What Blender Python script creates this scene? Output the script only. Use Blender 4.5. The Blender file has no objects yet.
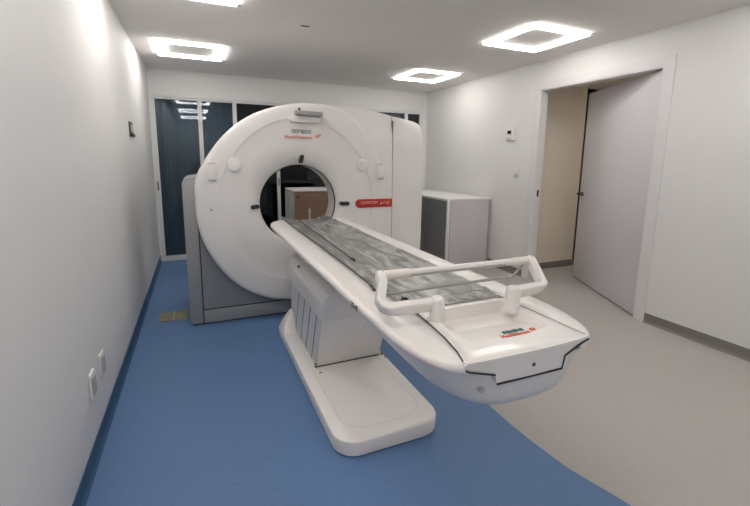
import bpy, bmesh, math, random
from mathutils import Vector, Matrix, noise
random.seed(4)
col = bpy.context.scene.collection
PI = math.pi

# ------------------------------------------------------------------ materials
def mat(name, c, rough=.5, metal=0., spec=.5, emis=None, es=0., coat=0., alpha=1.):
    m = bpy.data.materials.new(name); m.use_nodes = True
    b = m.node_tree.nodes['Principled BSDF']
    b.inputs['Base Color'].default_value = (*c, 1)
    b.inputs['Roughness'].default_value = rough
    b.inputs['Metallic'].default_value = metal
    b.inputs['Specular IOR Level'].default_value = spec
    b.inputs['Coat Weight'].default_value = coat
    b.inputs['Alpha'].default_value = alpha
    if emis:
        b.inputs['Emission Color'].default_value = (*emis, 1)
        b.inputs['Emission Strength'].default_value = es
    return m

def grain(m, scale=60, amt=.06, bump=.0, detail=4, stretch=(1, 1, 1), bscale=None):
    """procedural mottling of a material's own colour plus a fine bump"""
    nt = m.node_tree; N = nt.nodes; L = nt.links; b = N['Principled BSDF']
    tc = N.new('ShaderNodeTexCoord'); mp = N.new('ShaderNodeMapping'); mp.inputs['Scale'].default_value = stretch
    nz = N.new('ShaderNodeTexNoise'); nz.inputs['Scale'].default_value = scale; nz.inputs['Detail'].default_value = detail
    rmp = N.new('ShaderNodeMapRange'); rmp.inputs['To Min'].default_value = 1 - amt; rmp.inputs['To Max'].default_value = 1 + amt
    mul = N.new('ShaderNodeVectorMath'); mul.operation = 'SCALE'
    mul.inputs[0].default_value = b.inputs['Base Color'].default_value[:3]
    L.new(tc.outputs['Object'], mp.inputs['Vector']); L.new(mp.outputs['Vector'], nz.inputs['Vector'])
    L.new(nz.outputs['Fac'], rmp.inputs['Value']); L.new(rmp.outputs['Result'], mul.inputs['Scale'])
    L.new(mul.outputs['Vector'], b.inputs['Base Color'])
    if bump:
        n2 = N.new('ShaderNodeTexNoise'); n2.inputs['Scale'].default_value = bscale or scale; n2.inputs['Detail'].default_value = 5
        L.new(mp.outputs['Vector'], n2.inputs['Vector'])
        bp = N.new('ShaderNodeBump'); bp.inputs['Strength'].default_value = bump; bp.inputs['Distance'].default_value = .01
        L.new(n2.outputs['Fac'], bp.inputs['Height']); L.new(bp.outputs['Normal'], b.inputs['Normal'])
    return m

M = {}
M['wall'] = grain(mat('wall paint', (.755, .745, .73), .6, spec=.3), 3, .02, .04, bscale=180)
M['ceil'] = grain(mat('ceiling paint', (.86, .83, .80), .9, spec=.15), 3, .02)
M['blue'] = grain(mat('blue vinyl', (.112, .205, .385), .5, spec=.35), 26, .13, .05, 8, (1, 2.6, 1), 300)
M['greyfloor'] = grain(mat('grey vinyl', (.44, .415, .39), .5, spec=.35), 26, .06, .05, 8, (1, 2.6, 1), 300)
M['bluebase'] = grain(mat('blue vinyl skirting', (.035, .095, .19), .5), 30, .1)
M['greybase'] = grain(mat('grey vinyl skirting', (.20, .185, .17), .55), 30, .08)
M['white'] = grain(mat('white enamel plastic', (.78, .755, .73), .32, coat=.15), 8, .015)
M['tablewhite'] = grain(mat('table white plastic', (.80, .765, .735), .35, coat=.15), 8, .015)
M['cream'] = grain(mat('cream bore plastic', (.80, .76, .69), .4), 8, .02)
M['silver'] = grain(mat('silver grey cover', (.30, .305, .31), .42, metal=.25), 8, .03)
M['silverlight'] = grain(mat('light silver grey cover', (.36, .365, .36), .42, metal=.25), 8, .03)
M['grey'] = grain(mat('mid grey plastic', (.33, .32, .31), .45), 10, .04)
M['black'] = grain(mat('black plastic', (.012, .012, .014), .35), 10, .1)
M['seam'] = grain(mat('dark joint', (.03, .03, .032), .7), 10, .1)
M['softseam'] = grain(mat('grey joint', (.42, .40, .385), .7), 10, .05)
M['bellows'] = grain(mat('pedestal panel', (.66, .66, .68), .5), 10, .02)
M['red'] = grain(mat('red badge', (.42, .025, .015), .4), 10, .05)
M['orange'] = grain(mat('orange print', (.80, .20, .05), .5), 10, .04)
M['redprint'] = grain(mat('red orange print', (.62, .12, .06), .5), 10, .04)
M['teal'] = grain(mat('dark teal print', (.03, .13, .13), .5), 10, .04)
M['pinkprint'] = grain(mat('pale print', (.85, .55, .48), .5), 10, .04)
M['greyprint'] = grain(mat('grey print', (.16, .16, .15), .5), 10, .04)
M['frame'] = grain(mat('white aluminium frame', (.70, .705, .69), .4), 8, .02)
M['doorleaf'] = grain(mat('grey lilac door laminate', (.64, .62, .635), .5), 3, .02, .03, bscale=90)
M['doorframe'] = grain(mat('pale grey door frame', (.72, .705, .71), .5), 5, .02)
M['beige'] = grain(mat('beige corridor paint', (.82, .75, .65), .7), 3, .03)
M['steel'] = grain(mat('brushed steel', (.45, .44, .42), .3, metal=1.), 60, .06)
M['darksteel'] = grain(mat('dark steel', (.10, .10, .10), .3, metal=.9), 60, .06)
M['cabwhite'] = grain(mat('white laminate', (.76, .75, .73), .45), 6, .015)
M['cabdark'] = grain(mat('dark grey laminate', (.16, .17, .175), .5), 6, .03)
M['cablilac'] = grain(mat('pale grey laminate', (.60, .575, .59), .5), 6, .02)
M['card'] = grain(mat('cardboard', (.33, .215, .145), .85), 9, .22, .1, 5, (1, 1, 3), 80)
M['cardside'] = grain(mat('grey carton side', (.36, .38, .33), .85), 6, .35, .1, 5)
M['tape'] = grain(mat('white tape', (.75, .70, .62), .4), 10, .03)
M['brass'] = grain(mat('worn brass cover', (.30, .26, .17), .45, metal=.3), 18, .35)
M['mattress'] = grain(mat('grey cradle surface', (.34, .335, .32), .55), 10, .12)
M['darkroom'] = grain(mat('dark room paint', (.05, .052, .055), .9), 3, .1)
M['blind'] = grain(mat('grey blue blind fabric', (.36, .42, .46), .8), 2.2, .35, .1, 2, (9, 1, .25), 30)
M['led'] = grain(mat('led diffuser', (.9, .9, .9), .5, emis=(1., .965, .93), es=18.), 8, .01)
M['warmfill'] = grain(mat('warm fill glow', (.9, .85, .75), .5, emis=(1., .89, .76), es=50.), 8, .01)
M['lcd'] = grain(mat('dark display', (.02, .022, .022), .2), 10, .1)
M['greensign'] = grain(mat('green sign plate', (.05, .075, .06), .4), 10, .2)
M['palesign'] = grain(mat('pale yellow sign print', (.55, .56, .34), .5), 20, .2)

def glass_mat():
    m = bpy.data.materials.new('tinted partition glass'); m.use_nodes = True
    nt = m.node_tree; N = nt.nodes; L = nt.links
    for n in list(N): N.remove(n)
    out = N.new('ShaderNodeOutputMaterial'); mix = N.new('ShaderNodeMixShader')
    tr = N.new('ShaderNodeBsdfTransparent'); tr.inputs['Color'].default_value = (.62, .68, .72, 1)
    gl = N.new('ShaderNodeBsdfGlossy'); gl.inputs['Roughness'].default_value = .03; gl.inputs['Color'].default_value = (.9, .95, 1, 1)
    fr = N.new('ShaderNodeFresnel'); fr.inputs['IOR'].default_value = 1.5
    L.new(fr.outputs['Fac'], mix.inputs['Fac']); L.new(tr.outputs[0], mix.inputs[1]); L.new(gl.outputs[0], mix.inputs[2])
    L.new(mix.outputs[0], out.inputs['Surface'])
    return m
M['glass'] = glass_mat()

def film_mat():
    m = bpy.data.materials.new('clear wrinkled polythene'); m.use_nodes = True
    nt = m.node_tree; N = nt.nodes; L = nt.links; b = N['Principled BSDF']
    b.inputs['Roughness'].default_value = .16; b.inputs['Specular IOR Level'].default_value = .9
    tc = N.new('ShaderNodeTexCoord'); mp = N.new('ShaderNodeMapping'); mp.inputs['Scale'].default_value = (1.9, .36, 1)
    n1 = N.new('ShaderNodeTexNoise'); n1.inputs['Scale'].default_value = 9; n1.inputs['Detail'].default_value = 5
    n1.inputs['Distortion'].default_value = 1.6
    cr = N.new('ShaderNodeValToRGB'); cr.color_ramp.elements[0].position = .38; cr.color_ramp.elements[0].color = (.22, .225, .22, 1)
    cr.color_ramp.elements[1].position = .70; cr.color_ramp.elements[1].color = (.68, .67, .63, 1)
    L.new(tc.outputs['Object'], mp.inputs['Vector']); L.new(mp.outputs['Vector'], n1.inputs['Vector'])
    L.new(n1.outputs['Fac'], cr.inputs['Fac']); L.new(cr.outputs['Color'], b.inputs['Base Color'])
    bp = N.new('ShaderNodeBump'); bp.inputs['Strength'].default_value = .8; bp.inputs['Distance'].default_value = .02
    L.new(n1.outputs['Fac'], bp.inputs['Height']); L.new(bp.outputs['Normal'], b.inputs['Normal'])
    b.inputs['Alpha'].default_value = .72
    return m
M['film'] = film_mat()

# ------------------------------------------------------------------ object helpers
def wloc(o):
    v = Vector((0, 0, 0))
    while o: v += o.location; o = o.parent
    return v

def finish(bm, bevel=0, seg=3, sharp=38, ang=30, smooth=True):
    bmesh.ops.remove_doubles(bm, verts=bm.verts, dist=1e-5)
    bmesh.ops.recalc_face_normals(bm, faces=bm.faces)
    if bevel:
        es = [e for e in bm.edges if len(e.link_faces) == 2 and e.calc_face_angle(0) > math.radians(ang)]
        bmesh.ops.bevel(bm, geom=es, offset=bevel, segments=seg, profile=.5, affect='EDGES', clamp_overlap=True)
    for f in bm.faces: f.smooth = smooth
    for e in bm.edges:
        if len(e.link_faces) == 2 and e.calc_face_angle(0) > math.radians(sharp): e.smooth = False

def obj(name, bm, m, parent=None, bevel=0, seg=3, sharp=38, ang=30, smooth=True, label=None):
    finish(bm, bevel, seg, sharp, ang, smooth)
    me = bpy.data.meshes.new(name)
    if parent is not None: bmesh.ops.translate(bm, verts=bm.verts, vec=-wloc(parent))
    bm.to_mesh(me); bm.free()
    for x in (m if isinstance(m, (list, tuple)) else [m]): me.materials.append(x)
    o = bpy.data.objects.new(name, me); col.objects.link(o)
    if parent is not None: o.parent = parent
    if label: o['label'] = label
    return o

def tag(o, label, cat, group=None):
    o['label'] = label; o['category'] = cat
    if group: o['group'] = group
    return o

def thing(name, label, cat, loc, group=None):
    o = bpy.data.objects.new(name, None); col.objects.link(o); o.location = loc
    o.empty_display_size = .1
    return tag(o, label, cat, group)

def struct(name, bm, m, **k):
    o = obj(name, bm, m, **k)
    if o.parent is None: o['kind'] = 'structure'
    return o

def box(bm, x0, x1, y0, y1, z0, z1, mi=0):
    v = [bm.verts.new(p) for p in ((x0, y0, z0), (x1, y0, z0), (x1, y1, z0), (x0, y1, z0), (x0, y0, z1), (x1, y0, z1), (x1, y1, z1), (x0, y1, z1))]
    for q in ((0, 3, 2, 1), (4, 5, 6, 7), (0, 1, 5, 4), (1, 2, 6, 5), (2, 3, 7, 6), (3, 0, 4, 7)):
        f = bm.faces.new([v[i] for i in q]); f.material_index = mi
    return v
def B(*a):
    bm = bmesh.new(); box(bm, *a); return bm
def Bs(*L):
    bm = bmesh.new()
    for a in L: box(bm, *a)
    return bm

def prism(bm, pts, vec):
    """polygon (3D points) extruded along vec"""
    a = [bm.verts.new(p) for p in pts]; b = [bm.verts.new(Vector(p) + Vector(vec)) for p in pts]
    n = len(pts); bm.faces.new(a); bm.faces.new(b[::-1])
    for i in range(n): bm.faces.new((a[i], b[i], b[(i + 1) % n], a[(i + 1) % n]))
def P(pts, vec):
    bm = bmesh.new(); prism(bm, pts, vec); return bm

def loft(bm, rings, closed=True, cap0=False, cap1=False):
    R = [[bm.verts.new(p) for p in r] for r in rings]
    n = len(R[0])
    for a, b in zip(R, R[1:]):
        for i in range(n if closed else n - 1):
            j = (i + 1) % n
            bm.faces.new((a[i], a[j], b[j], b[i]))
    if cap0: bm.faces.new(R[0])
    if cap1: bm.faces.new(R[-1][::-1])
    return R

def tube(bm, path, r, n=14, cap=True, rz=None):
    path = [Vector(p) for p in path]; rs = r if isinstance(r, (list, tuple)) else [r] * len(path)
    rings = []; up = None
    for i, p in enumerate(path):
        d = ((path[min(i + 1, len(path) - 1)] - path[max(i - 1, 0)])).normalized()
        if up is None: up = Vector((0, 0, 1)) if abs(d.z) < .9 else Vector((1, 0, 0))
        s = d.cross(up).normalized(); up = s.cross(d).normalized()
        rings.append([p + s * math.cos(2 * PI * k / n) * rs[i] + up * math.sin(2 * PI * k / n) * rs[i] * (rz or 1) for k in range(n)])
    loft(bm, rings, True, cap, cap)
def T(*a, **k):
    bm = bmesh.new(); tube(bm, *a, **k); return bm

def text_part(name, s, size, m, parent, origin, xdir, ydir, label=None, bold=0., ext=.0008):
    cu = bpy.data.curves.new('tmp', 'FONT'); cu.body = s; cu.size = size; cu.extrude = ext; cu.offset = bold
    cu.align_x = 'CENTER'; cu.align_y = 'CENTER'; cu.resolution_u = 3
    t = bpy.data.objects.new('tmp', cu)
    me = bpy.data.meshes.new_from_object(t)
    bpy.data.objects.remove(t); bpy.data.curves.remove(cu)
    x = Vector(xdir).normalized(); y = Vector(ydir).normalized(); z = x.cross(y)
    mt = Matrix((x, y, z)).transposed().to_4x4(); mt.translation = Vector(origin)
    me.transform(Matrix.Translation(-wloc(parent)) @ mt)
    me.materials.clear(); me.materials.append(m)
    me.name = name
    o = bpy.data.objects.new(name, me); col.objects.link(o); o.parent = parent
    if label: o['label'] = label
    return o

def interp(tab, x):
    if x <= tab[0][0]: return tab[0][1]
    for (a, u), (b, v) in zip(tab, tab[1:]):
        if x <= b:
            t = (x - a) / (b - a); t = t * t * (3 - 2 * t) if False else t
            return u + (v - u) * t
    return tab[-1][1]
def sstep(t): t = max(0, min(1, t)); return t * t * (3 - 2 * t)

# ------------------------------------------------------------------ the room
D, W, H = 6.425, 4.336, 2.645
YB = -1.7                                                    # wall behind the camera
DY0, DY1, DH = 2.41, 3.815, 2.322                            # doorway in the right wall
WT = .11
# floor: blue vinyl sweeping against grey vinyl
curve = [(3.35, YB), (3.0, -.9), (2.72, -.1), (2.5, .35), (2.36, .62), (2.265, .83), (2.213, .983), (2.194, 1.059), (2.166, 1.15), (2.142, 1.24), (2.132, 1.31),
         (2.118, 1.47), (2.113, 1.62), (2.118, 1.828), (2.13, 2.1), (2.16, 2.6), (2.2, 3.2), (2.24, 4.2), (2.24, D)]
bm = bmesh.new()
cv = [bm.verts.new((x, y, 0)) for x, y in curve]
lv = [bm.verts.new((-.1, y, 0)) for x, y in curve]
rv = [bm.verts.new((W, y, 0)) for x, y in curve]
for i in range(len(curve) - 1):
    bm.faces.new((lv[i], cv[i], cv[i + 1], lv[i + 1])).material_index = 0
    bm.faces.new((cv[i], rv[i], rv[i + 1], cv[i + 1])).material_index = 1
a = [bm.verts.new(p) for p in ((W, 1.2, 0), (6.4, 1.2, 0), (6.4, 4.11, 0), (W, 4.11, 0))]
bm.faces.new(a).material_index = 1
a = [bm.verts.new(p) for p in ((-.1, D, 0), (W, D, 0), (W, 9, 0), (-.1, 9, 0))]
bm.faces.new(a).material_index = 1
struct('floor', bm, [M['blue'], M['greyfloor']], smooth=False)
struct('ceiling', Bs((-.1, W + WT, YB - .1, D + .1, H, H + .1)), M['ceil'])
struct('wall_left', B(-.1, 0, YB - .1, D + .1, 0, H), M['wall'])
struct('wall_rear', B(0, W, YB - .1, YB, 0, H), M['wall'])
struct('wall_right', Bs((W, W + WT, YB - .1, DY0, 0, H), (W, W + WT, DY1, D + .1, 0, H), (W, W + WT, DY0, DY1, DH, H)), M['wall'])
struct('wall_back', Bs((0, W, D, D + .1, 2.314, H), (4.255, W, D, D + .1, 0, 2.314)), M['wall'])
# corridor beyond the door
struct('wall_corridor', Bs((W + WT, 6.5, 4.11, 4.2, 0, 2.46), (6.4, 6.5, 1.1, 4.11, 0, 2.46), (W + WT, 6.5, 1.1, 1.2, 0, 2.46)), M['beige'])
struct('ceiling', B(W + WT, 6.5, 1.1, 4.2, 2.46, 2.54), M['ceil'])
struct('baseboard_corridor', B(W + WT, 6.4, 4.095, 4.11, 0, .085), M['greybase'], bevel=.004)
# dark control room beyond the glass
struct('wall_control_room', Bs((-.1, 0, D + .1, 9, 0, 2.6), (W, W + .1, D + .1, 9, 0, 2.6), (-.1, W + .1, 9, 9.1, 0, 2.6), (-.1, W + .1, D + .1, 9.1, 2.6, 2.7)), M['darkroom'])

def cove(y0, y1, x, s, h, m, name):
    # coved vinyl skirting: profile in x-z swept along y
    pr = [(0, 0), (.020, 0), (.012, .006), (.006, .016), (.004, .03), (.004, h), (0, h)]
    return struct(name, P([(x + s * a, y0, b) for a, b in pr], (0, y1 - y0, 0)), m, sharp=50)
cove(YB, D, 0, 1, .092, M['bluebase'], 'baseboard_left')
cove(YB, 2.315, W, -1, .092, M['greybase'], 'baseboard_right')
cove(3.905, 4.58, W, -1, .092, M['greybase'], 'baseboard_right')

# door frame: reveal lining and flat architrave
fr = Bs((W - .006, W, 2.315, DY0, 0, 2.40), (W - .006, W, DY1, 3.905, 0, 2.40), (W - .006, W, DY0, DY1, DH, 2.40),
        (W, W + WT + .002, DY1 - .012, DY1, 0, DH), (W, W + WT + .002, DY0, DY0 + .012, 0, DH), (W, W + WT + .002, DY0 + .012, DY1 - .012, DH - .012, DH))
struct('trim_1', fr, M['doorframe'], smooth=False)
st = B(W + .05, W + .08, DY1 - .0135, DY1 - .0115, 1.05, 1.13)
struct('trim_2', st, M['black'])
# door leaf, hinged on the near jamb and swung out into the corridor
hx, hy = W + .03, DY0 + .02
fx, fy = 4.975, 3.672
dv = Vector((fx - hx, fy - hy, 0)); dl = dv.length; dv.normalize(); nv = Vector((dv.y, -dv.x, 0))
def leafpt(u, t, z): return Vector((hx, hy, 0)) + dv * u + nv * t + Vector((0, 0, z))
def leafbox(bm, u0, u1, t0, t1, z0, z1):
    v = [bm.verts.new(leafpt(u, t, z)) for z in (z0, z1) for u, t in ((u0, t0), (u1, t0), (u1, t1), (u0, t1))]
    for q in ((0, 3, 2, 1), (4, 5, 6, 7), (0, 1, 5, 4), (1, 2, 6, 5), (2, 3, 7, 6), (3, 0, 4, 7)): bm.faces.new([v[i] for i in q])
bm = bmesh.new(); leafbox(bm, 0, dl, 0, .05, .012, 2.30)
door = struct('door_1', bm, M['doorleaf'], bevel=.002)
bm = bmesh.new(); leafbox(bm, .01, dl - .01, .01, .04, .001, .012); obj('bottom_seal', bm, M['seam'], door)
bm = bmesh.new()
tube(bm, [leafpt(dl - .07, -.0, 1.085), leafpt(dl - .07, -.012, 1.085)], .026, 18)
tube(bm, [leafpt(dl - .07, -.01, 1.085), leafpt(dl - .07, -.055, 1.085)], .010, 10)
tube(bm, [leafpt(dl - .05, -.05, 1.085), leafpt(dl - .12, -.055, 1.083), leafpt(dl - .20, -.052, 1.08)], [.014, .012, .010], 10)
obj('door_handle', bm, M['darksteel'], door, label='steel lever handle')
for z in (.25, 1.15, 2.05):
    obj('hinge', T([(hx - .005, hy - .004, z), (hx - .005, hy - .004, z + .1)], .008, 10), M['steel'], door)

# glass partition (window_1): one frame, five panes
fy0, fy1 = D + .0, D + .07
mull = [(.600, .655), (1.070, 1.125), (1.685, 1.732), (2.85, 2.91), (3.895, 3.95)]
bm = bmesh.new()
box(bm, 0.0, .07, fy0 - .012, fy1, 0, 2.312); box(bm, 4.19, 4.255, fy0 - .012, fy1, 0, 2.312)
box(bm, .07, 4.19, fy0 - .012, fy1, 2.262, 2.312); box(bm, .07, 4.19, fy0 - .012, fy1, 0, .065)
for i, (u, v) in enumerate(mull): box(bm, u, v, fy0 - .006, fy1, .065, 2.262)
win = struct('window_1', bm, M['frame'], smooth=False)
xs = [.07] + [q for p in mull for q in p] + [4.19]
for i in range(6):
    obj('pane', B(xs[2 * i], xs[2 * i + 1], D + .03, D + .036, .065, 2.262), M['glass'], win)
obj('top_track', B(.05, 4.21, fy0 - .028, fy0 - .012, 2.285, 2.320), M['frame'], win, bevel=.003)
obj('pull_handle', B(.032, .046, fy0 - .03, fy0 - .012, 1.02, 1.14), M['black'], win, bevel=.003, label='black pull handle')
obj('pull_handle', B(1.703, 1.715, fy0 - .024, fy0 - .006, 1.06, 1.18), M['black'], win, bevel=.003, label='black pull handle')
for (u, v, txt) in ((.07, .62, 'blue grey blind drawn behind the leftmost glass panel beside the white wall'), (.63, 1.10, 'grey blind behind the second glass panel, left of the round scanner'),
                    (2.89, 3.92, 'grey blind behind the glass just above the scanner\'s right shoulder'), ):
    t = thing('window_blind', txt, 'blind', ((u + v) / 2, D + .14, .03), 'blinds behind the glass partition')
    n = 24
    pts = [(u + (v - u) * i / n, D + .14 + .006 * math.sin(i * PI / 1.5), .03) for i in range(n + 1)]
    bm = bmesh.new(); loft(bm, [[Vector(p) for p in pts], [Vector(p) + Vector((0, 0, 2.26)) for p in pts]], False)
    bmesh.ops.solidify(bm, geom=bm.faces[:], thickness=.003)
    obj('fabric', bm, M['blind'], t)
    obj('bottom_rail', B(u, v, D + .13, D + .15, .02, .045), M['grey'], t, bevel=.003)
    obj('head_rail', B(u, v, D + .12, D + .16, 2.29, 2.33), M['frame'], t, bevel=.003)

# ------------------------------------------------------------------ ceiling lights
def light(x0, y0, label):
    s = .67
    t = thing('ceiling_light', label, 'ceiling light', (x0 + s / 2, y0 + s / 2, H), 'square LED ring lights on the ceiling')
    w = .062
    def ring(z0, z1, i, o):
        bm = bmesh.new()
        a0, a1, b0, b1 = x0 + o, x0 + s - o, y0 + o, y0 + s - o
        c0, c1, d0, d1 = x0 + i, x0 + s - i, y0 + i, y0 + s - i
        rings = [[(a0, b0, z), (a1, b0, z), (a1, b1, z), (a0, b1, z)] for z in (z1, z0)] + [[(c0, d0, z), (c1, d0, z), (c1, d1, z), (c0, d1, z)] for z in (z0, z1)]
        loft(bm, rings); return bm
    obj('diffuser', ring(H - .022, H - .0005, w, 0), M['led'], t, smooth=False)
    for cx_, cy_, sx, sy in ((x0, y0, -1, -1), (x0 + s, y0, 1, -1), (x0 + s, y0 + s, 1, 1), (x0, y0 + s, -1, 1)):
        v = Vector((sx, sy, 0)).normalized()
        obj('corner_clip', T([Vector((cx_, cy_, H - .004)) + v * .012, Vector((cx_, cy_, H - .004)) + v * .05], .0035, 8), M['grey'], t)
light(.215, 4.79, 'bright square LED ring light near the left wall, closest to the glass partition')
light(3.225, 2.83, 'bright square LED ring light on the right, biggest in view, near the open door')
light(3.225, 4.84, 'square LED ring light furthest back, in the far right corner of the ceiling')
light(.215, 2.80, 'square LED ring light cut off by the top edge of the photo')
light(.215, .80, 'square LED ring light near the left wall, overhead and out of frame')
light(3.225, -1.15, 'added fill light shaped as a square LED ring, right side, unseen behind the camera')  # unseen, added to brighten the faces toward the camera
light(.215, -1.15, 'added fill light shaped as a square LED ring, left side, unseen behind the camera')  # unseen twin on the left, added for the same brightening
light(3.225, .82, 'square LED ring light on the right, ahead of the open door, out of frame')
v = thing('ceiling_vent', 'tiny dark slot fitting in the bare middle of the ceiling', 'ceiling fitting', (1.486, 3.753, H))
obj('cover', B(1.445, 1.525, 3.735, 3.77, H - .006, H - .0005), M['frame'], v, bevel=.002)
obj('slot', B(1.452, 1.518, 3.742, 3.763, H - .009, H - .006), M['seam'], v)

# unseen round lamp added behind the door leaf to brighten the corridor wall
t = thing('corridor_fill', 'added round warm fill light, unseen in the corridor behind the open door', 'ceiling light', (5.85, 2.9, 2.46))
obj('fill_rim', T([(5.85, 2.9, 2.459), (5.85, 2.9, 2.43)], .13, 28), M['frame'], t)
obj('fill_lens', T([(5.85, 2.9, 2.43), (5.85, 2.9, 2.418)], [.12, .10], 28), M['warmfill'], t)
# ------------------------------------------------------------------ small wall fittings
def wallplate_left(y, z, label):
    t = thing('wall_socket', label, 'wall socket', (0, y, z - .07), 'white sockets low on the left wall')
    obj('cover_plate', B(0.0005, .012, y - .045, y + .045, z - .065, z + .065), M['white'], t, bevel=.004)
    obj('socket_face', B(.012, .018, y - .032, y + .032, z - .05, z + .045), M['softseam'], t, bevel=.002)
wallplate_left(2.262, .375, 'white wall socket low on the left wall, the nearer of the two')
wallplate_left(2.485, .375, 'white wall socket low on the left wall, the farther of the two')
t = thing('wall_sign', 'small dark green sign plate with pale centre high on the left wall', 'sign', (0, 4.46, 1.63))
obj('backing', B(.0005, .012, 4.335, 4.52, 1.668, 1.80), M['greensign'], t, bevel=.003)
obj('pale_panel', B(.012, .0135, 4.375, 4.49, 1.71, 1.775), M['palesign'], t)
obj('lower_plate', B(.012, .026, 4.34, 4.42, 1.668, 1.695), M['black'], t, bevel=.003)
obj('lower_plate', B(.012, .026, 4.435, 4.515, 1.665, 1.695), M['black'], t, bevel=.003)
t = thing('thermostat', 'white thermostat with small dark display on the wall left of the doorway', 'thermostat', (W, 4.275, 1.74))
obj('housing', B(W - .026, W, 4.20, 4.345, 1.745, 1.895), M['white'], t, bevel=.006)
obj('display', B(W - .0285, W - .026, 4.24, 4.31, 1.828, 1.872), M['lcd'], t, label='small dark display')
obj('button_strip', B(W - .0285, W - .026, 4.235, 4.315, 1.765, 1.773), M['grey'], t)
t = thing('light_switch', 'small white light switch below the thermostat, left of the doorway', 'light switch', (W, 4.13, 1.27))
obj('cover_plate', B(W - .010, W, 4.085, 4.165, 1.275, 1.395), M['white'], t, bevel=.004)
obj('rocker', B(W - .016, W - .010, 4.105, 4.145, 1.325, 1.37), M['white'], t, bevel=.002)
obj('rocker', B(W - .016, W - .010, 4.105, 4.145, 1.295, 1.318), M['grey'], t, bevel=.002)
t = thing('floor_hatch', 'flat worn brass cover set in the blue floor beside the scanner base', 'floor cover', (.25, 4.12, 0))
obj('cover_plate', B(.145, .39, 3.985, 4.22, .0005, .006), M['brass'], t, bevel=.002)
obj('cover_joint', B(.262, .277, 3.99, 4.215, .006, .0075), M['steel'], t)

# ------------------------------------------------------------------ cabinet and carton
t = thing('storage_cabinet', 'low white cabinet with dark grey side doors in the far right corner', 'cabinet', (3.96, 5.5, 0))
CX0, CX1, CY0, CY1, CZ = 3.615, 4.315, 4.585, 6.40, .965
obj('body', B(CX0 + .012, CX1 - .03, CY0 + .012, CY1, .03, CZ - .03), M['cabwhite'], t, bevel=.002)
obj('cabinet_top', B(CX0 - .005, W - .012, CY0 - .005, CY1, CZ - .03, CZ), M['cabwhite'], t, bevel=.004)
obj('side_panel', B(CX0 + .045, CX1 - .012, CY0, CY0 + .012, .02, CZ - .034), M['cablilac'], t, bevel=.002, label='pale lilac grey end panel')
obj('edge_strip', B(CX0, CX0 + .035, CY0, CY0 + .03, .0, CZ - .03), M['cabwhite'], t, bevel=.002)
obj('plinth', B(CX0 + .03, CX1 - .02, CY0 + .03, CY1, 0, .03), M['seam'], t)
for i, (a, b) in enumerate(((CY0 + .034, 5.18), (5.19, 5.78), (5.79, 6.39))):
    d = obj('door', B(CX0 - .004, CX0 + .012, a, b, .04, CZ - .036), M['cabdark'], t, bevel=.002, label='dark grey door')
    obj('handle', B(CX0 - .018, CX0 - .004, b - .05, b - .035, .42, .58), M['steel'], d, bevel=.002)

t = thing('cardboard_box', 'large brown cardboard box seen through the round scanner opening', 'box', (2.05, 5.6, 0))
obj('carton', B(1.705, 2.41, 5.3, 5.92, .0, 1.045), M['card'], t, bevel=.006)
obj('carton_side', B(1.698, 1.7045, 5.31, 5.91, .02, 1.03), M['cardside'], t, label='grey patterned side')
obj('flap', B(1.702, 2.413, 5.297, 5.923, 1.045, 1.062), M['cabwhite'], t, bevel=.003, label='pale top edge')
obj('tape_strip', B(1.885, 1.915, 5.2945, 5.2985, .42, .82), M['tape'], t, label='upright white tape strip')
obj('hand_hole', B(1.735, 1.765, 5.2965, 5.2995, .965, .99), M['seam'], t)
obj('hand_hole', B(2.22, 2.27, 5.2965, 5.2995, .93, .96), M['seam'], t)

# ------------------------------------------------------------------ CT gantry
GX, GZ = 1.400, 1.075
g = thing('ct_scanner', 'large white ring-shaped CT scanner with round bore and grey base', 'medical scanner', (1.5, 4.15, 0))
tab = [(-180, .886), (-168, .890), (-152, .893), (-127, .915), (-110, .918), (-98, .908), (-60, .90), (-20, .875), (0, .87), (24, .878), (40.6, .915), (56, .948), (66, .955), (76, .925), (90, .892), (101, .880), (115, .876), (148, .876), (157, .886), (164, .908), (169, .905), (174, .888), (180, .886)]
def ro(th):
    d = math.degrees(th)
    while d > 180: d -= 360
    while d <= -180: d += 360
    # smooth table lookup
    s = 0
    for k in (-3, -1.5, 0, 1.5, 3):
        e = d + k
        if e > 180: e -= 360
        if e < -180: e += 360
        s += interp(tab, e)
    return s / 5
NT = 160
TH = [2 * PI * i / NT for i in range(NT)]
def fade(th):     # 1 where the ring stands proud, 0 where it is flush with the right-hand panel
    d = math.degrees(th)
    if d > 180: d -= 360
    if d > 90: return 1.
    if d < -90: return 1.
    if d < 5: return max(0, sstep((-60 - d) / 25.))
    return sstep((d - 8) / 26.)
def ring(rf, yf):
    return [(GX + rf(t) * math.cos(t), yf(t) if callable(yf) else yf, GZ + rf(t) * math.sin(t)) for t in TH]
def rg(t): # faint seam ring: rounder low down, flatter at the top
    return .70 + .055 * max(0, math.sin(t)) ** 3
bm = bmesh.new()
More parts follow.
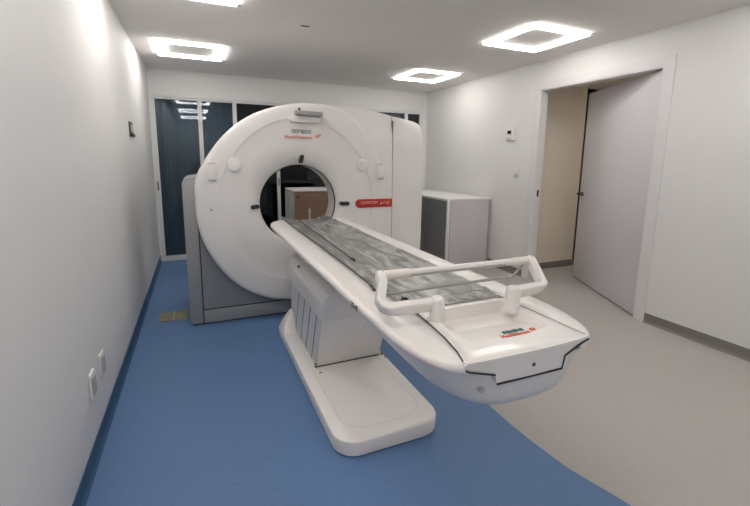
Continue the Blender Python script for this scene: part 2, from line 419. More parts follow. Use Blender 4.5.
rings = [ring(lambda t: ro(t), 3.80), ring(lambda t: ro(t), 3.70), ring(lambda t: ro(t), lambda t: 3.70 - .018 * 1),
         ring(lambda t: ro(t) - .004, lambda t: 3.668 - .012 * (1 - fade(t))), ring(lambda t: ro(t) - .013, lambda t: 3.658 - .004 * (1 - fade(t))),
         ring(lambda t: ro(t) - .030, 3.6525), ring(lambda t: ro(t) - .06, 3.651), ring(lambda t: rg(t) + .012, 3.648), ring(lambda t: rg(t) + .003, 3.649),
         ring(lambda t: rg(t), 3.6515), ring(lambda t: rg(t) - .003, 3.6515), ring(lambda t: rg(t) - .012, 3.654), ring(lambda t: .60, 3.656), ring(lambda t: .53, 3.662),
         ring(lambda t: .475, 3.672), ring(lambda t: .43, 3.687), ring(lambda t: .392, 3.707), ring(lambda t: .368, 3.727), ring(lambda t: .357, 3.747)]
loft(bm, rings)
fc = obj('front_cover', bm, M['white'], g, sharp=50, label='white round front cover')
bm = bmesh.new(); loft(bm, [ring(lambda t: .357, 3.747), ring(lambda t: .350, 3.749), ring(lambda t: .350, 3.768), ring(lambda t: .357, 3.771)]); obj('bore_ring', bm, M['black'], g, label='thin black ring inside the bore')
bm = bmesh.new(); loft(bm, [ring(lambda t: .354, 3.768), ring(lambda t: .354, 3.97), ring(lambda t: .366, 3.985), ring(lambda t: .60, 4.58), ring(lambda t: .64, 4.60)]); obj('bore_liner', bm, M['cream'], g, label='cream tunnel lining')
bm = bmesh.new(); loft(bm, [ring(lambda t: ro(t) - .012, 3.79), ring(lambda t: ro(t) - .012, 4.50), ring(lambda t: ro(t) - .05, 4.58), ring(lambda t: .64, 4.60)]); obj('rear_cover', bm, M['white'], g)
# right-hand flat panel, its upper zone leaning back
def front_slab(poly, name, cuts):
    bm = bmesh.new()
    vs = [bm.verts.new((x, 0, z)) for x, z in poly]; bm.faces.new(vs)
    for co, no in cuts:
        bmesh.ops.bisect_plane(bm, geom=bm.verts[:] + bm.edges[:] + bm.faces[:], plane_co=co, plane_no=no)
    bmesh.ops.triangulate(bm, faces=bm.faces[:])
    ex = bmesh.ops.extrude_face_region(bm, geom=bm.faces[:])
    back = [e for e in ex['geom'] if isinstance(e, bmesh.types.BMVert)]
    bs = set(back)
    for v in bm.verts:
        if v in bs: v.co.y = 4.56
        else:
            zl = 1.765 - .16 * (v.co.x - 2.0)
            v.co.y = 3.653 + .008 * sstep((v.co.z - 1.2) / .35) + max(0, v.co.z - zl) * .22
    return bm
arc = [(GX + .80 * math.cos(a), GZ + .80 * math.sin(a)) for a in [math.radians(-88 + 3.5 * i) for i in range(47)]]   # bottom to top
cuts = [((0, 0, z), (0, 0, 1)) for z in (1.0, 1.2, 1.3, 1.4, 1.5, 1.6)] + [((2.0, 0, 1.765), (.16, 0, 1))]
poly = [(2.318, .15), (2.318, 1.908), (2.24, 1.925), (2.1, 1.948), (1.95, 1.966), (1.8, 1.975), (1.65, 1.975), (1.5, 1.965)] + arc[::-1]
# keep the outline simple: arc runs top -> bottom, then close along the base
poly = poly + [(1.45, .15)]
obj('side_panel', front_slab(poly, 'p', cuts), M['white'], g, sharp=50, label='flat white panel right of the round cover')
poly = [(2.324, .03), (2.665, .03), (2.665, .6), (2.668, 1.2), (2.662, 1.74), (2.655, 1.80), (2.63, 1.84), (2.58, 1.862), (2.45, 1.888), (2.324, 1.907)]
obj('side_wing', front_slab(poly, 'w', cuts), M['white'], g, sharp=50, bevel=.006, ang=60, label='white outer side cover')
obj('panel_joint', B(2.3185, 2.3235, 3.660, 3.70, .15, 1.86), M['greyprint'], g)
# grey base with circular bay
ba = [(GX + .845 * math.cos(a), GZ + .845 * math.sin(a)) for a in [math.radians(-90 - 4 * i) for i in range(22)]]
pts = [(.452, 0.015), (2.63, .015), (2.63, .14), (1.5, .14)] + ba + [(.535, 1.29), (.535, 1.318), (.445, 1.300), (.431, 1.285), (.431, .03)]
pts = [(p[0], 3.79, p[1]) for p in pts]
bm = P(pts, (0, .78, 0)); bmesh.ops.triangulate(bm, faces=[f for f in bm.faces if len(f.verts) > 4])
obj('base_cover', bm, M['silver'], g, sharp=30, label='silver grey base cover')
obj('corner_post', P([(.418, 3.786, .012), (.418, 3.786, 1.272), (.434, 3.786, 1.290), (.526, 3.786, 1.308), (.526, 3.786, .012)], (0, .79, 0)), M['silverlight'], g, bevel=.006, ang=50, label='light silver corner post')
obj('kick_strip', B(.533, 2.62, 3.784, 3.80, .012, .132), M['silverlight'], g, bevel=.004)
obj('base_joint', Bs((.526, .534, 3.785, 3.80, .012, 1.30), (.53, 2.6, 3.7875, 3.80, .132, .142)), M['seam'], g)
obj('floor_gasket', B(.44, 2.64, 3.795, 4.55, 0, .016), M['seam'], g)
# laser windows
def capsule(cx_, cz, w, h, y0, y1, ang=0):
    bm = bmesh.new(); r = h / 2; pts = []
    for k in range(9): a = -PI / 2 + PI * k / 8; pts.append((w / 2 - r + r * math.cos(a), r * math.sin(a)))
    for k in range(9): a = PI / 2 + PI * k / 8; pts.append((-w / 2 + r + r * math.cos(a), r * math.sin(a)))
    c, s = math.cos(ang), math.sin(ang)
    prism(bm, [(cx_ + x * c - z * s, y0, cz + x * s + z * c) for x, z in pts], (0, y1 - y0, 0)); return bm
obj('laser_window', capsule(GX - .405, GZ - .014, .075, .036, 3.667, 3.72, .12), M['black'], g, bevel=.003, label='black laser window left of the bore')
obj('laser_window', capsule(GX + .428, GZ - .010, .092, .036, 3.661, 3.72, 0), M['black'], g, bevel=.003, label='black laser window right of the bore')
obj('laser_window', capsule(GX + .015, GZ + .408, .080, .036, 3.667, 3.72, PI / 2 - .22), M['black'], g, bevel=.003, label='black laser window above the bore')
obj('sensor_dot', T([(GX - .765, 3.646, 1.053), (GX - .765, 3.66, 1.053)], .008, 12), M['greyprint'], g)
# control panels and touch pads
for s in (-1, 1):
    x = GX + (-.745 if s < 0 else .785)
    obj('control_panel', B(x - .036, x + .036, 3.634, 3.665, 1.295, 1.452), M['white'], g, bevel=.006, label='white upright control panel')
    obj('panel_edge', B(x - .03, x + .03, 3.6325, 3.64, 1.300, 1.308), M['softseam'], g)
    obj('panel_edge', B(x - .03, x + .03, 3.6325, 3.64, 1.438, 1.444), M['softseam'], g)
    x = GX + (-.566 if s < 0 else .592)
    obj('touch_pad', capsule(x, 1.428, .118, .10, 3.636, 3.665, PI / 2), M['white'], g, bevel=.008, label='white rounded touch pad')
# display bracket at the top
def rr(x0, x1, z0, z1, r, y0, dy):
    pts = []
    for cx_, cz, a0 in ((x1 - r, z0 + r, -90), (x1 - r, z1 - r, 0), (x0 + r, z1 - r, 90), (x0 + r, z0 + r, 180)):
        for k in range(6): a = math.radians(a0 + 18 * k); pts.append((cx_ + r * math.cos(a), y0, cz + r * math.sin(a)))
    return P(pts, (0, dy, 0))
br = obj('bracket_shelf', rr(1.300, 1.585, 1.798, 1.860, .030, 3.62, .05), M['white'], g, bevel=.010, label='rounded white shelf under the bar')
bm = bmesh.new(); prism(bm, [(1.352, 3.575, 1.862), (1.590, 3.575, 1.853), (1.590, 3.575, 1.893), (1.352, 3.575, 1.901)], (0, .09, 0))
obj('handle_bar', bm, M['grey'], br, bevel=.008, label='grey horizontal bar')
obj('camera_knob', T([(1.385, 3.60, 1.893), (1.385, 3.60, 1.920)], [.014, .009], 12), M['black'], br)
# lettering
text_part('lettering', 'SIEMENS', .048, M['teal'], g, (1.412, 3.6465, 1.722), (1, 0, 0), (0, 0, 1), 'dark teal maker name', .0)
text_part('lettering', 'Healthineers', .048, M['redprint'], g, (1.385, 3.6465, 1.674), (1, 0, 0), (0, 0, 1), 'orange red maker name', .0)
bm = bmesh.new()
for dx, dz, r in ((0, 0, .006), (.014, .010, .006), (.028, .004, .005), (.012, -.010, .005), (.030, .020, .005), (.040, .012, .004), (-.008, .016, .004)):
    tube(bm, [(1.548 + dx, 3.646, 1.684 + dz), (1.548 + dx, 3.651, 1.684 + dz)], r, 10)
obj('dot_emblem', bm, M['orange'], g)
bm = bmesh.new(); r = .041; pts = [(2.317, 3.644, 1.062 - r), (2.317, 3.644, 1.062 + r)]
for k in range(13): a = PI / 2 + PI * k / 12; pts.append((1.972 + r * math.cos(a), 3.644, 1.062 + r * math.sin(a)))
prism(bm, pts, (0, .014, 0))
bd = obj('name_badge', bm, M['red'], g, bevel=.002, label='red model badge')
text_part('badge_text', 'go.Up', .040, M['pinkprint'], bd, (2.235, 3.643, 1.064), (1, 0, 0), (0, 0, 1), None, .0)
text_part('badge_text', 'SOMATOM', .036, M['pinkprint'], bd, (2.070, 3.643, 1.066), (1, 0, 0), (0, 0, 1), None, .0)
obj('badge_mark', P([(2.275, 3.6425, 1.022), (2.280, 3.6425, 1.022), (2.290, 3.6425, 1.102), (2.282, 3.6425, 1.102)], (0, .002, 0)), M['orange'], bd)

# ------------------------------------------------------------------ patient table
TC = 1.41
tb = thing('patient_table', 'long white patient table on a pedestal running into the scanner', 'patient table', (TC, 2.2, 0))
# foot plate
def rrect(x0, x1, y0, y1, r0, r1, z, n=8, off=0):
    pts = []
    x0 += off; x1 -= off; y0 += off; y1 -= off
    for cx_, cy_, a0, r in ((x1, y0, -90, r0), (x1, y1, 0, r1), (x0, y1, 90, r1), (x0, y0, 180, r0)):
        r = max(r - off, .004)
        sx = -1 if cx_ == x1 else 1; sy = 1 if cy_ == y0 else -1
        for k in range(n + 1):
            a = math.radians(a0 + 90 * k / n)
            pts.append((cx_ + sx * r + r * math.cos(a), cy_ + sy * r + r * math.sin(a), z))
    return pts
FX0, FX1, FY0, FY1 = 1.104, 1.722, 1.705, 3.34
bm = bmesh.new()
loft(bm, [rrect(FX0, FX1, FY0, FY1, .13, .04, z, off=o) for z, o in ((.004, .012), (.010, .006), (.075, .001), (.086, .006), (.091, .016))], True, True, True)
foot = obj('foot_plate', bm, M['tablewhite'], tb, label='white rounded foot plate')
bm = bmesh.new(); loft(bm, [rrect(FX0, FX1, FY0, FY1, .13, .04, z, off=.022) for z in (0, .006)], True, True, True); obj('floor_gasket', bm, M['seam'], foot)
bm = bmesh.new()
A0 = rrect(FX0 + .075, FX1 - .07, 1.80, 2.53, .13, .02, .0913, off=0); A1 = rrect(FX0 + .075, FX1 - .07, 1.80, 2.53, .13, .02, .0913, off=.0018)
loft(bm, [A0, A1]); obj('foot_line', bm, M['softseam'], foot)
# rear swelling of the foot
bm = bmesh.new()
loft(bm, [rrect(FX0 + .006, FX1 - .006, 3.10, 3.335, .02, .04, .085), rrect(FX0 + .02, FX1 - .02, 3.16, 3.33, .02, .04, .12), rrect(FX0 + .055, FX1 - .055, 3.2, 3.325, .02, .03, .17), rrect(FX0 + .095, FX1 - .095, 3.24, 3.32, .01, .02, .22)], True, True, True)
obj('foot_housing', bm, M['tablewhite'], tb, bevel=.01, ang=25)
# pedestal: leaning column (bellows panels at the sides, plain front)
LEAN = .42
PX0, PX1 = 1.213, 1.677
def yf(z): return 2.51 - LEAN * (z - .09)
bm = bmesh.new()
prof = [(yf(.092), .092), (yf(.50), .50), (3.33, .50), (3.33, .092)]
prism(bm, [(PX0 + .012, y + .01, z) for y, z in prof], (PX1 - PX0 - .024, 0, 0))
obj('column_core', bm, M['bellows'], tb)
bm = bmesh.new(); prism(bm, [(PX0, yf(.094), .094), (PX1, yf(.094), .094), (PX1 + .004, yf(.50), .50), (PX0 - .004, yf(.50), .50)], (0, .012, 0))
# side shells between the slots: slanted slats
obj('front_panel', bm, M['tablewhite'], tb, bevel=.003, label='plain white front panel of the pedestal')
ys = [2.51 + .008, 2.64, 2.80, 2.965, 3.14, 3.335]
for sx, X in ((-1, PX0), (1, PX1)):
    for a, b in zip(ys, ys[1:]):
        bm = bmesh.new(); e = .009
        z0, z1 = .095, .50
        q = [(X, a + e, z0), (X, b - e, z0), (X, b - e - LEAN * (z1 - z0), z1), (X, a + e - LEAN * (z1 - z0), z1)]
        prism(bm, q, (-sx * .0012, 0, 0)); obj('bellows_slat', bm, M['bellows'], tb)
    bm = bmesh.new(); prism(bm, [(X - sx * .0014, 2.53, .093), (X - sx * .0014, 3.33, .093), (X - sx * .0014, 3.33 - LEAN * .40, .497), (X - sx * .0014, 2.53 - LEAN * .40, .497)], (-sx * .003, 0, 0)); obj('slot_backing', bm, M['seam'], tb)
# upper shroud with rounded shoulders
bm = bmesh.new()
def shroud(y, z0=.49):
    hw = (PX1 - PX0) / 2 + .012; cx_ = (PX0 + PX1) / 2
    half = [(hw - .014, z0), (hw + .002, z0 + .004), (hw + .004, z0 + .02), (hw + .004, .59), (hw + .001, .622), (hw - .008, .648), (hw - .024, .671), (hw - .046, .687), (hw - .075, .697), (hw - .11, .700)]
    return [(cx_ - a, y(b), b) for a, b in half] + [(cx_ + a, y(b), b) for a, b in half[::-1]]
yb = lambda z: 3.33
def ysh(o): return lambda z: yf(z) - .006 + o
r0 = shroud(ysh(.0)); r1 = shroud(ysh(.03)); 
def shrink(r, k, dy=0):
    cx_ = (PX0 + PX1) / 2; return [(cx_ + (x - cx_) * k, y + dy, z if i not in (0, len(r) - 1) else z) for i, (x, y, z) in enumerate(r)]
loft(bm, [shrink(r0, .95, .0), shrink(r0, .978, .003), shrink(r0, .994, .009), shrink(r0, 1., .020), shroud(lambda z: 3.33), shrink(shroud(lambda z: 3.345), .98), shrink(shroud(lambda z: 3.355), .9)], True, True, True)
obj('neck', B(TC - .12, TC + .14, 2.32, 3.1, .68, .892), M['tablewhite'], tb, bevel=.02)
sh = obj('upper_shroud', bm, M['tablewhite'], tb, sharp=50, label='smooth white upper shroud')
obj('screw', T([(PX0 - .018, 2.93, .69), (PX0 - .005, 2.93, .69)], .010, 12), M['seam'], sh)
obj('front_joint', B(PX0 + .0, PX1, yf(.094) - .006, yf(.094) + .01, .0905, .097), M['seam'], tb)
for x, y in ((PX0 + .005, 2.425), (PX1 + .03, 2.46)):
    obj('floor_bolt', T([(x, y, .090), (x, y, .096)], .013, 3), M['brass'], foot)
    obj('corner_clip', B(x - .018, x - .002, 2.49, 2.51, .093, .125), M['brass'], foot, bevel=.002)
# table slab
HWT = [(.820, .246), (.832, .268), (.86, .295), (.92, .321), (1.0, .336), (1.08, .343), (1.3, .347), (3.26, .345), (3.36, .338), (3.41, .325), (3.45, .300), (3.48, .27), (3.50, .25)]
ZT = .965
HWR = [(.820, .216), (.832, .238), (.86, .268), (.92, .303), (1.0, .327), (1.08, .339), (1.3, .346), (3.26, .345), (3.36, .338), (3.41, .325), (3.45, .300), (3.48, .27), (3.50, .25)]
ZBT = [(.82, .926), (1.2, .920), (1.6, .917), (3.5, .915)]
def section(y, k=1.):
    zb = interp(ZBT, y); hb = ZT - zb
    hw = interp(HWT, y)
    inn = min(.205, hw - .045)
    half = [(0, zb + .002 - .014 * sstep((y - 1.2) / .3)), (inn - .018, zb + .002 - .014 * sstep((y - 1.2) / .3)), (inn - .010, ZT - .01), (inn, ZT), (hw - .030, ZT - .002), (hw - .012, ZT - .006), (hw - .003, ZT - .013), (hw, ZT - .021), (hw - .001, zb + hb * .30), (hw - .006, zb + .006), (hw - .020, zb + .001), (hw - .10, zb - .003 - .003 * sstep((y - 1.2) / .3)), (hw - .13, zb - .004 - .022 * sstep((y - 1.2) / .3)), (0, zb - .004 - .022 * sstep((y - 1.2) / .3))]
    hr = interp(HWR, y); rr_ = lambda a: a if a <= inn else a - (hw - hr) * (a - inn) / max(hw - inn, .01)
    full = [(TC - a, y, b) for a, b in half] + [(TC + rr_(a), y, b) for a, b in half[-2:0:-1]]
    if k != 1.:
        full = [(TC + (x - TC) * k, yy, .925 + (z - .925) * k) for x, yy, z in full]
    return full
stn = [.822, .828, .838, .85, .87, .90, .93, .965, 1.0, 1.04, 1.08, 1.15, 1.3, 1.7, 2.2, 2.7, 3.1, 3.3, 3.36, 3.40, 3.43, 3.45, 3.47, 3.48, 3.49, 3.50]
rings = [section(.818, .96)] + [section(y) for y in stn] + [section(3.506, .985), section(3.510, .95)]
bm = bmesh.new(); loft(bm, rings, True, True, True)
bmesh.ops.triangulate(bm, faces=[f for f in bm.faces if len(f.verts) > 4])
slab = obj('table_frame', bm, M['tablewhite'], tb, sharp=50, label='white table frame with side rails')
# cradle (moving top) and the dark gap-shadow trim along its left edge
def cr_z(u): return .931 + .047 * abs(u) ** 2.1
bm = bmesh.new(); rings = []
CW = .200; CCX = 1.405
for y in (1.26, 1.28, 2.0, 2.8, 3.4, 3.57, 3.59):
    k = .97 if y in (1.26, 3.59) else 1
    top = [(CCX + u * CW * k, y, cr_z(u)) for u in [i / 8 for i in range(-8, 9)]]
    bot = [(CCX + u * (CW - .006) * k, y, cr_z(u) - .016) for u in [i / 8 for i in range(8, -9, -1)]]
    rings.append(top + bot)
loft(bm, rings, True, True, True)
bmesh.ops.triangulate(bm, faces=[f for f in bm.faces if len(f.verts) > 4])
cradle = obj('cradle', bm, M['mattress'], tb, sharp=50, label='grey concave sliding cradle')
obj('gap_shade_trim', T([(1.200, 3.48, .972), (1.200, 3.0, .972), (1.198, 2.3, .972), (1.194, 1.8, .972), (1.186, 1.52, .971)], .003, 8), M['black'], cradle, label='thin black edge trim drawing the shadow of the cradle gap')  # dark tube puts the shadow between cradle and rail into the shape
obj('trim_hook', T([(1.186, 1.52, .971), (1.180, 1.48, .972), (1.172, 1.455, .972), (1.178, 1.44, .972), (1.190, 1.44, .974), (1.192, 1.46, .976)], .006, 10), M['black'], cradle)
# tray at the near end
bm = bmesh.new(); nx, ny = 44, 40
def twl(y): return interp([(.815, .252), (.85, .236), (.90, .222), (1.0, .205), (1.1, .196), (1.25, .187)], y)
def twr(y): return interp([(.815, .208), (.90, .205), (1.25, .197)], y)
def tz(u, y, x):
    top = .9695 + .002 * (1 - u * u)
    # recess between the posts, floor rising toward the front
    ex = sstep((x - (TC - .160)) / .014) * sstep((TC + .160 - x) / .014)
    ey = sstep((1.150 - y) / .012)
    fl = interp([(.90, 0.), (.95, .012), (1.08, .046), (1.14, .048)], y)
    fr = sstep((y - .900) / .03)
    lip = .006 * sstep((y - 1.14) / .01) * sstep((1.185 - y) / .008)
    return top - ex * ey * fl * fr + lip
G = []
for j in range(ny + 1):
    y = .815 + (1.235 - .815) * j / ny; row = []
    for i in range(nx + 1):
        u = -1 + 2 * i / nx; x = TC + u * (twl(y) if u < 0 else twr(y))
        yy = y - (.012 * (1 - u * u) if j == 0 else .012 * (1 - u * u) * max(0, 1 - j / 6))
        z = tz(u, y, x)
        if y > 1.185: z = .9695 - .012 * sstep((y - 1.185) / .02)
        if i in (0, nx): z -= .006
        if j == 0: z -= .004
        row.append(bm.verts.new((x, yy, z)))
    G.append(row)
for j in range(ny):
    for i in range(nx): bm.faces.new((G[j][i], G[j][i + 1], G[j + 1][i + 1], G[j + 1][i]))
# skirt down into the frame
bd_ = [G[0][i] for i in range(nx + 1)] + [G[j][nx] for j in range(1, ny + 1)] + [G[ny][i] for i in range(nx - 1, -1, -1)] + [G[j][0] for j in range(ny - 1, 0, -1)]
lo = [bm.verts.new((v.co.x, v.co.y, .912 + .044 * sstep((.95 - v.co.y) / .05))) for v in bd_]
for i in range(len(bd_)): bm.faces.new((bd_[i], lo[i], lo[(i + 1) % len(bd_)], bd_[(i + 1) % len(bd_)]))
tray = obj('end_tray', bm, M['tablewhite'], tb, sharp=42, label='white recessed tray at the near end')
# apron on the front face of the tray
ap = [(-.238 + .014, ZT - .002), (-.150, .922), (-.144, .893), (.092, .893), (.100, .929), (.172, .953), (.200, .9655), (.1, .9685), (0, .9695), (-.1, .9685)]
bm = bmesh.new()
def apy(x): return .8165 - .012 * (1 - (x / .22) ** 2)
nA = 28; top = []; botm = []
lowt = [(-.248, .950), (-.235, .944), (-.157, .924), (-.146, .893), (.093, .892), (.102, .931), (.169, .954), (.207, .962)]
xs_ = sorted(set([-.248 + .455 * i / nA for i in range(nA + 1)] + [p[0] for p in lowt]))
fr_ = [[(TC + x, apy(x), .966 - .0005 * i) for i, x in enumerate([x])][0] for x in xs_]
ft = [bm.verts.new((TC + x, apy(x), .966)) for x in xs_]; fb = [bm.verts.new((TC + x, apy(x), min(interp(lowt, x), .9655))) for x in xs_]
bt = [bm.verts.new((TC + x, apy(x) + .02, .966)) for x in xs_]; bb = [bm.verts.new((TC + x, apy(x) + .02, min(interp(lowt, x), .9655))) for x in xs_]
for i in range(len(xs_) - 1):
    bm.faces.new((ft[i], ft[i + 1], fb[i + 1], fb[i])); bm.faces.new((bt[i], bb[i], bb[i + 1], bt[i + 1]))
    bm.faces.new((ft[i], bt[i], bt[i + 1], ft[i + 1])); bm.faces.new((fb[i], fb[i + 1], bb[i + 1], bb[i]))
bm.faces.new((ft[0], fb[0], bb[0], bt[0])); bm.faces.new((ft[-1], bt[-1], bb[-1], fb[-1]))
apron = obj('tray_apron', bm, M['tablewhite'], tray, sharp=42, label='front face of the tray')
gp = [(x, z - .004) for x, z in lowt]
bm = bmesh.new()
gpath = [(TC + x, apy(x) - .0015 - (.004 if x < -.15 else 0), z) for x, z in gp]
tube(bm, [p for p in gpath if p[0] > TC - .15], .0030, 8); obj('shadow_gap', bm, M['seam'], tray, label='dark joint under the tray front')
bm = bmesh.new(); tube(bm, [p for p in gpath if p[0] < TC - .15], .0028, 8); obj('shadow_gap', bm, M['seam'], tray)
obj('lock_hole', T([(TC + .0 - .02, .8035, .924), (TC - .02, .809, .924)], .006, 10), M['seam'], apron)
# seam down both sides of tray
for s in (-1, 1):
    obj('tray_joint', T([(TC + (-twl(y) - .003 if s < 0 else twr(y) + .003), y, ZT + .0015) for y in (1.245, 1.1, .97, .88, .83)], .0022 if s < 0 else .0014, 6), M['seam'] if s < 0 else M['softseam'], tray)
# lower hull
bm = bmesh.new()
def hull(hw, y0, y1, z, e=2.6):
    cy_ = (y0 + y1) / 2; hy_ = (y1 - y0) / 2; pts = []
    for k in range(56):
        a = 2 * PI * k / 56; c, s = math.cos(a), math.sin(a)
        pts.append((TC + hw * math.copysign(abs(c) ** (2 / e), c), cy_ + hy_ * math.copysign(abs(s) ** (2 / e), s), z))
    return pts
loft(bm, [hull(.330, .814, 1.85, .932, 3.2), hull(.322, .812, 1.83, .918, 3.2), hull(.305, .813, 1.78, .885, 3.2), hull(.280, .820, 1.68, .850, 3.2), hull(.258, .826, 1.58, .825, 3.2), hull(.235, .832, 1.50, .803, 3.2), hull(.215, .842, 1.42, .793, 3.2), hull(.17, .87, 1.32, .788), hull(.10, .92, 1.2, .786)], True, True, True)
hl = obj('lower_shell', bm, M['tablewhite'], tb, sharp=60, label='rounded white shell under the near end')
obj('shell_pad', T([(TC - .170, .870, .860), (TC - .172, .836, .861)], .009, 12), M['softseam'], hl)
# lettering on the tray
text_part('lettering', 'SIEMENS', .0215, M['teal'], tray, (1.418, .925, .9705), (1, 0, 0), (0, 1, 0), 'dark teal maker name', .0008)
text_part('lettering', 'Healthineers', .0215, M['redprint'], tray, (1.407, .900, .9725), (1, 0, 0), (0, 1, 0), 'orange red maker name', .0008)
bm = bmesh.new()
for dx, dy, r in ((0, 0, .004), (.009, .008, .004), (.018, .003, .003), (.004, .016, .003), (.014, .020, .003), (.022, .013, .003)):
    tube(bm, [(1.474 + dx * .8, .902 + dy * .8, .970), (1.474 + dx * .8, .902 + dy * .8, .9735)], r, 8)
obj('dot_emblem', bm, M['orange'], tray)
text_part('side_print', '32-47', .030, M['greyprint'], slab, (TC - .3480, 1.385, .938), (0, -1, 0), (0, 0, 1), 'small grey marking', .0006)
# arm posts, arms and crossbar
def capped_post(x, y, nm):
    bm = bmesh.new()
    tube(bm, [(x, y, .955), (x, y, .964), (x, y, 1.035), (x, y, 1.046), (x, y, 1.051)], [.027, .0255, .0245, .022, .015], 22)
    return bm
bar = {}
for s, px, py, ex, ey, bx, by, bz in ((-1, 1.245, 1.092, 1.066, 1.120, 1.090, 1.215, 1.104), (1, 1.563, 1.088, 1.742, 1.118, 1.738, 1.195, 1.106)):
    side = 'left' if s < 0 else 'right'
    post = obj('arm_post', capped_post(px, py, ''), M['tablewhite'], tb, sharp=50, label='white round post of the ' + side + ' arm')
    # arm: rounded rectangular section swept post -> elbow -> bar end
    path = [Vector((px - s * .01, py + .012, 1.022)), Vector((px + s * .03, py + .012, 1.022)), Vector((ex - s * .045, ey - .004, 1.020)), Vector((ex - s * .018, ey, 1.021)),
            Vector((ex, ey + .010, 1.027)), Vector((ex + s * .004, ey + .028, 1.040)), Vector((bx + s * .0, by - .018, bz - .018)), Vector((bx, by, bz)), Vector((bx, by + .012, bz + .008))]
    bm = bmesh.new(); rings = []
    for i, p in enumerate(path):
        d = (path[min(i + 1, len(path) - 1)] - path[max(i - 1, 0)]).normalized()
        ref = Vector((0, -.35, 1)).normalized() if i < 4 else Vector((0, -.9, .6)).normalized()
        if i in (3, 4, 5): ref = Vector((0, -.6, .85)).normalized()
        sv = d.cross(ref).normalized(); uv = sv.cross(d).normalized()
        a, b = (.016, .021) if i < 4 else (.016, .019)
        if i == len(path) - 1: a, b = .010, .012
        rings.append([p + sv * a * math.copysign(abs(math.cos(q)) ** .42, math.cos(q)) + uv * b * math.copysign(abs(math.sin(q)) ** .42, math.sin(q)) for q in [2 * PI * k / 20 for k in range(20)]])
    loft(bm, rings, True, True, True)
    obj('support_arm', bm, M['tablewhite'], tb, sharp=60, label='white bent support arm on the ' + side)
    bar[s] = Vector((bx, by, bz))
A, Bv = bar[-1], bar[1]
cb = obj('crossbar', T([A.lerp(Bv, .0), A.lerp(Bv, .5), Bv], .0135, 18), M['white'], tb, label='white crossbar over the cradle')
obj('bar_groove', T([A.lerp(Bv, .17) + Vector((0, -.0135, -.004)), A.lerp(Bv, .80) + Vector((0, -.0135, -.004))], .0028, 8), M['grey'], cb)
obj('bar_grip', T([A.lerp(Bv, .02), A.lerp(Bv, .17)], .0165, 18), M['cream'], cb, label='cream sleeve at the left end')
obj('bar_grip', T([A.lerp(Bv, .86), A.lerp(Bv, .985)], .0155, 18), M['cream'], cb, label='cream sleeve at the right end')
rod = [Vector((1.100, 1.19, 1.045)), Vector((1.36, 1.185, 1.050)), Vector((1.610, 1.18, 1.052)), Vector((1.648, 1.182, 1.057)), Vector((1.69, 1.19, 1.085)), Vector((1.712, 1.195, 1.100))]
obj('pull_rod', T(rod, .0052, 10), M['grey'], tb, label='thin dark rod below the crossbar')
obj('rod_clip', T([(1.612, 1.18, 1.052), (1.632, 1.181, 1.054)], .0085, 10), M['steel'], tb, label='bright metal clip')
obj('cable_stub', T([(TC - .205, 1.235, .972), (TC - .215, 1.255, .985), (TC - .20, 1.275, .99), (TC - .18, 1.27, .985)], .006, 8), M['black'], tb)

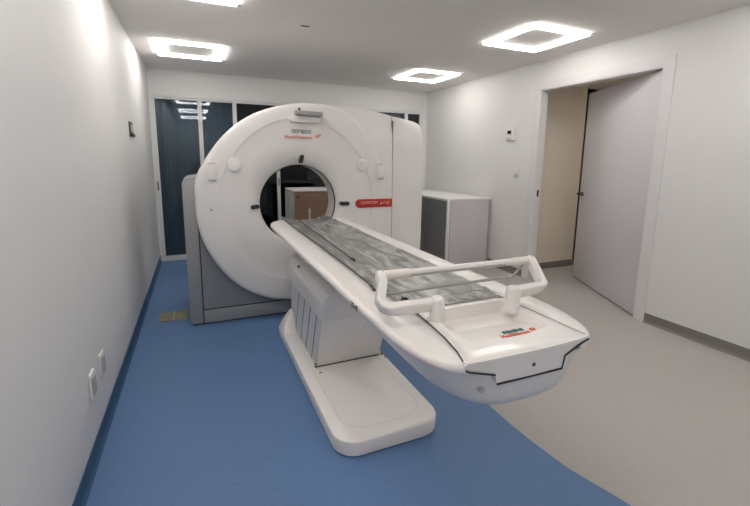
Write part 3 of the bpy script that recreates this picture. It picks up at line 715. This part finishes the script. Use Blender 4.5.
# ------------------------------------------------------------------ plastic sheet on the cradle
bm = bmesh.new(); nu, nvv = 44, 260
F = []
for j in range(nvv + 1):
    y = 1.195 + (3.60 - 1.195) * j / nvv; row = []
    wob = .010 * noise.noise(Vector((0, y * 3, 5)))
    for i in range(nu + 1):
        u = -1 + 2 * i / nu
        x = CCX + u * (CW + .002) + wob * (1 if i in (0, nu) else .3)
        z = cr_z(min(1, abs(u))) + .009
        n1 = noise.noise(Vector((x * 9, y * 3.2, 1.3))); n2 = noise.ridged_multi_fractal(Vector((x * 7 + .6 * n1, y * 3.5, 2.1)), 1, 2, 3, 1, 1)
        z += .006 * n1 + .0055 * (n2 - 1.0) * .6 + .0025 * noise.noise(Vector((x * 40, y * 22, 0)))
        if y < 1.6: z += (.012 * (1.6 - y) / .4) * noise.noise(Vector((x * 18, y * 14, 9)))
        z = max(z, cr_z(min(1, abs(u))) + .003)
        if abs(u) > .97: z = .970; x += .004 * (1 if u > 0 else -1)
        if y < 1.28: z = max(z, .975 + .004 * n1)
        row.append(bm.verts.new((x, y, z)))
    F.append(row)
for j in range(nvv):
    for i in range(nu): bm.faces.new((F[j][i], F[j][i + 1], F[j + 1][i + 1], F[j + 1][i]))
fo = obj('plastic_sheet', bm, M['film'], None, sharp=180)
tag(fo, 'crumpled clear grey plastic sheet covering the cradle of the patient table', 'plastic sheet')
fs = obj('fold_shade', T([(1.318, 3.4, .972), (1.305, 3.1, .969), (1.290, 2.5, .968), (1.272, 1.95, .968)], .0035, 8), M['seam'], fo, label='thin dark line drawn as a fold shadow lengthwise on the sheet')  # dark tube stands in for the shadow of a film fold
obj('fold_shade_end', T([(1.270, 1.98, .970), (1.272, 1.94, .970)], .007, 8), M['seam'], fs)  # thicker near end of the drawn fold shadow

# ------------------------------------------------------------------ camera
scn = bpy.context.scene
cam = bpy.data.cameras.new('camera'); co = bpy.data.objects.new('camera', cam); col.objects.link(co); scn.camera = co
yaw, pitch, roll = 4.13141464e-01, 1.63726936e-01, 1.17396036e-02
fwd = Vector((math.sin(yaw) * math.cos(pitch), math.cos(yaw) * math.cos(pitch), -math.sin(pitch)))
right = Vector((math.cos(yaw), -math.sin(yaw), 0)); up = right.cross(fwd)
r2 = right * math.cos(roll) + up * math.sin(roll); u2 = -right * math.sin(roll) + up * math.cos(roll)
mtx = Matrix((r2, u2, -fwd)).transposed().to_4x4(); mtx.translation = Vector((.5371, 0, 1.5))
co.matrix_world = mtx
cam.sensor_fit = 'HORIZONTAL'; cam.sensor_width = 36; cam.lens = 36 * 406.12 / 750; cam.shift_y = -28 / 750
cam.clip_start = .02

# ------------------------------------------------------------------ world and view
w = bpy.data.worlds.new('world'); scn.world = w; w.use_nodes = True
w.node_tree.nodes['Background'].inputs[0].default_value = (.5, .5, .5, 1)
w.node_tree.nodes['Background'].inputs[1].default_value = .0
vs = scn.view_settings
vs.view_transform = 'Standard'; vs.look = 'None'; vs.gamma = 1; vs.use_curve_mapping = False; vs.exposure = -0.06
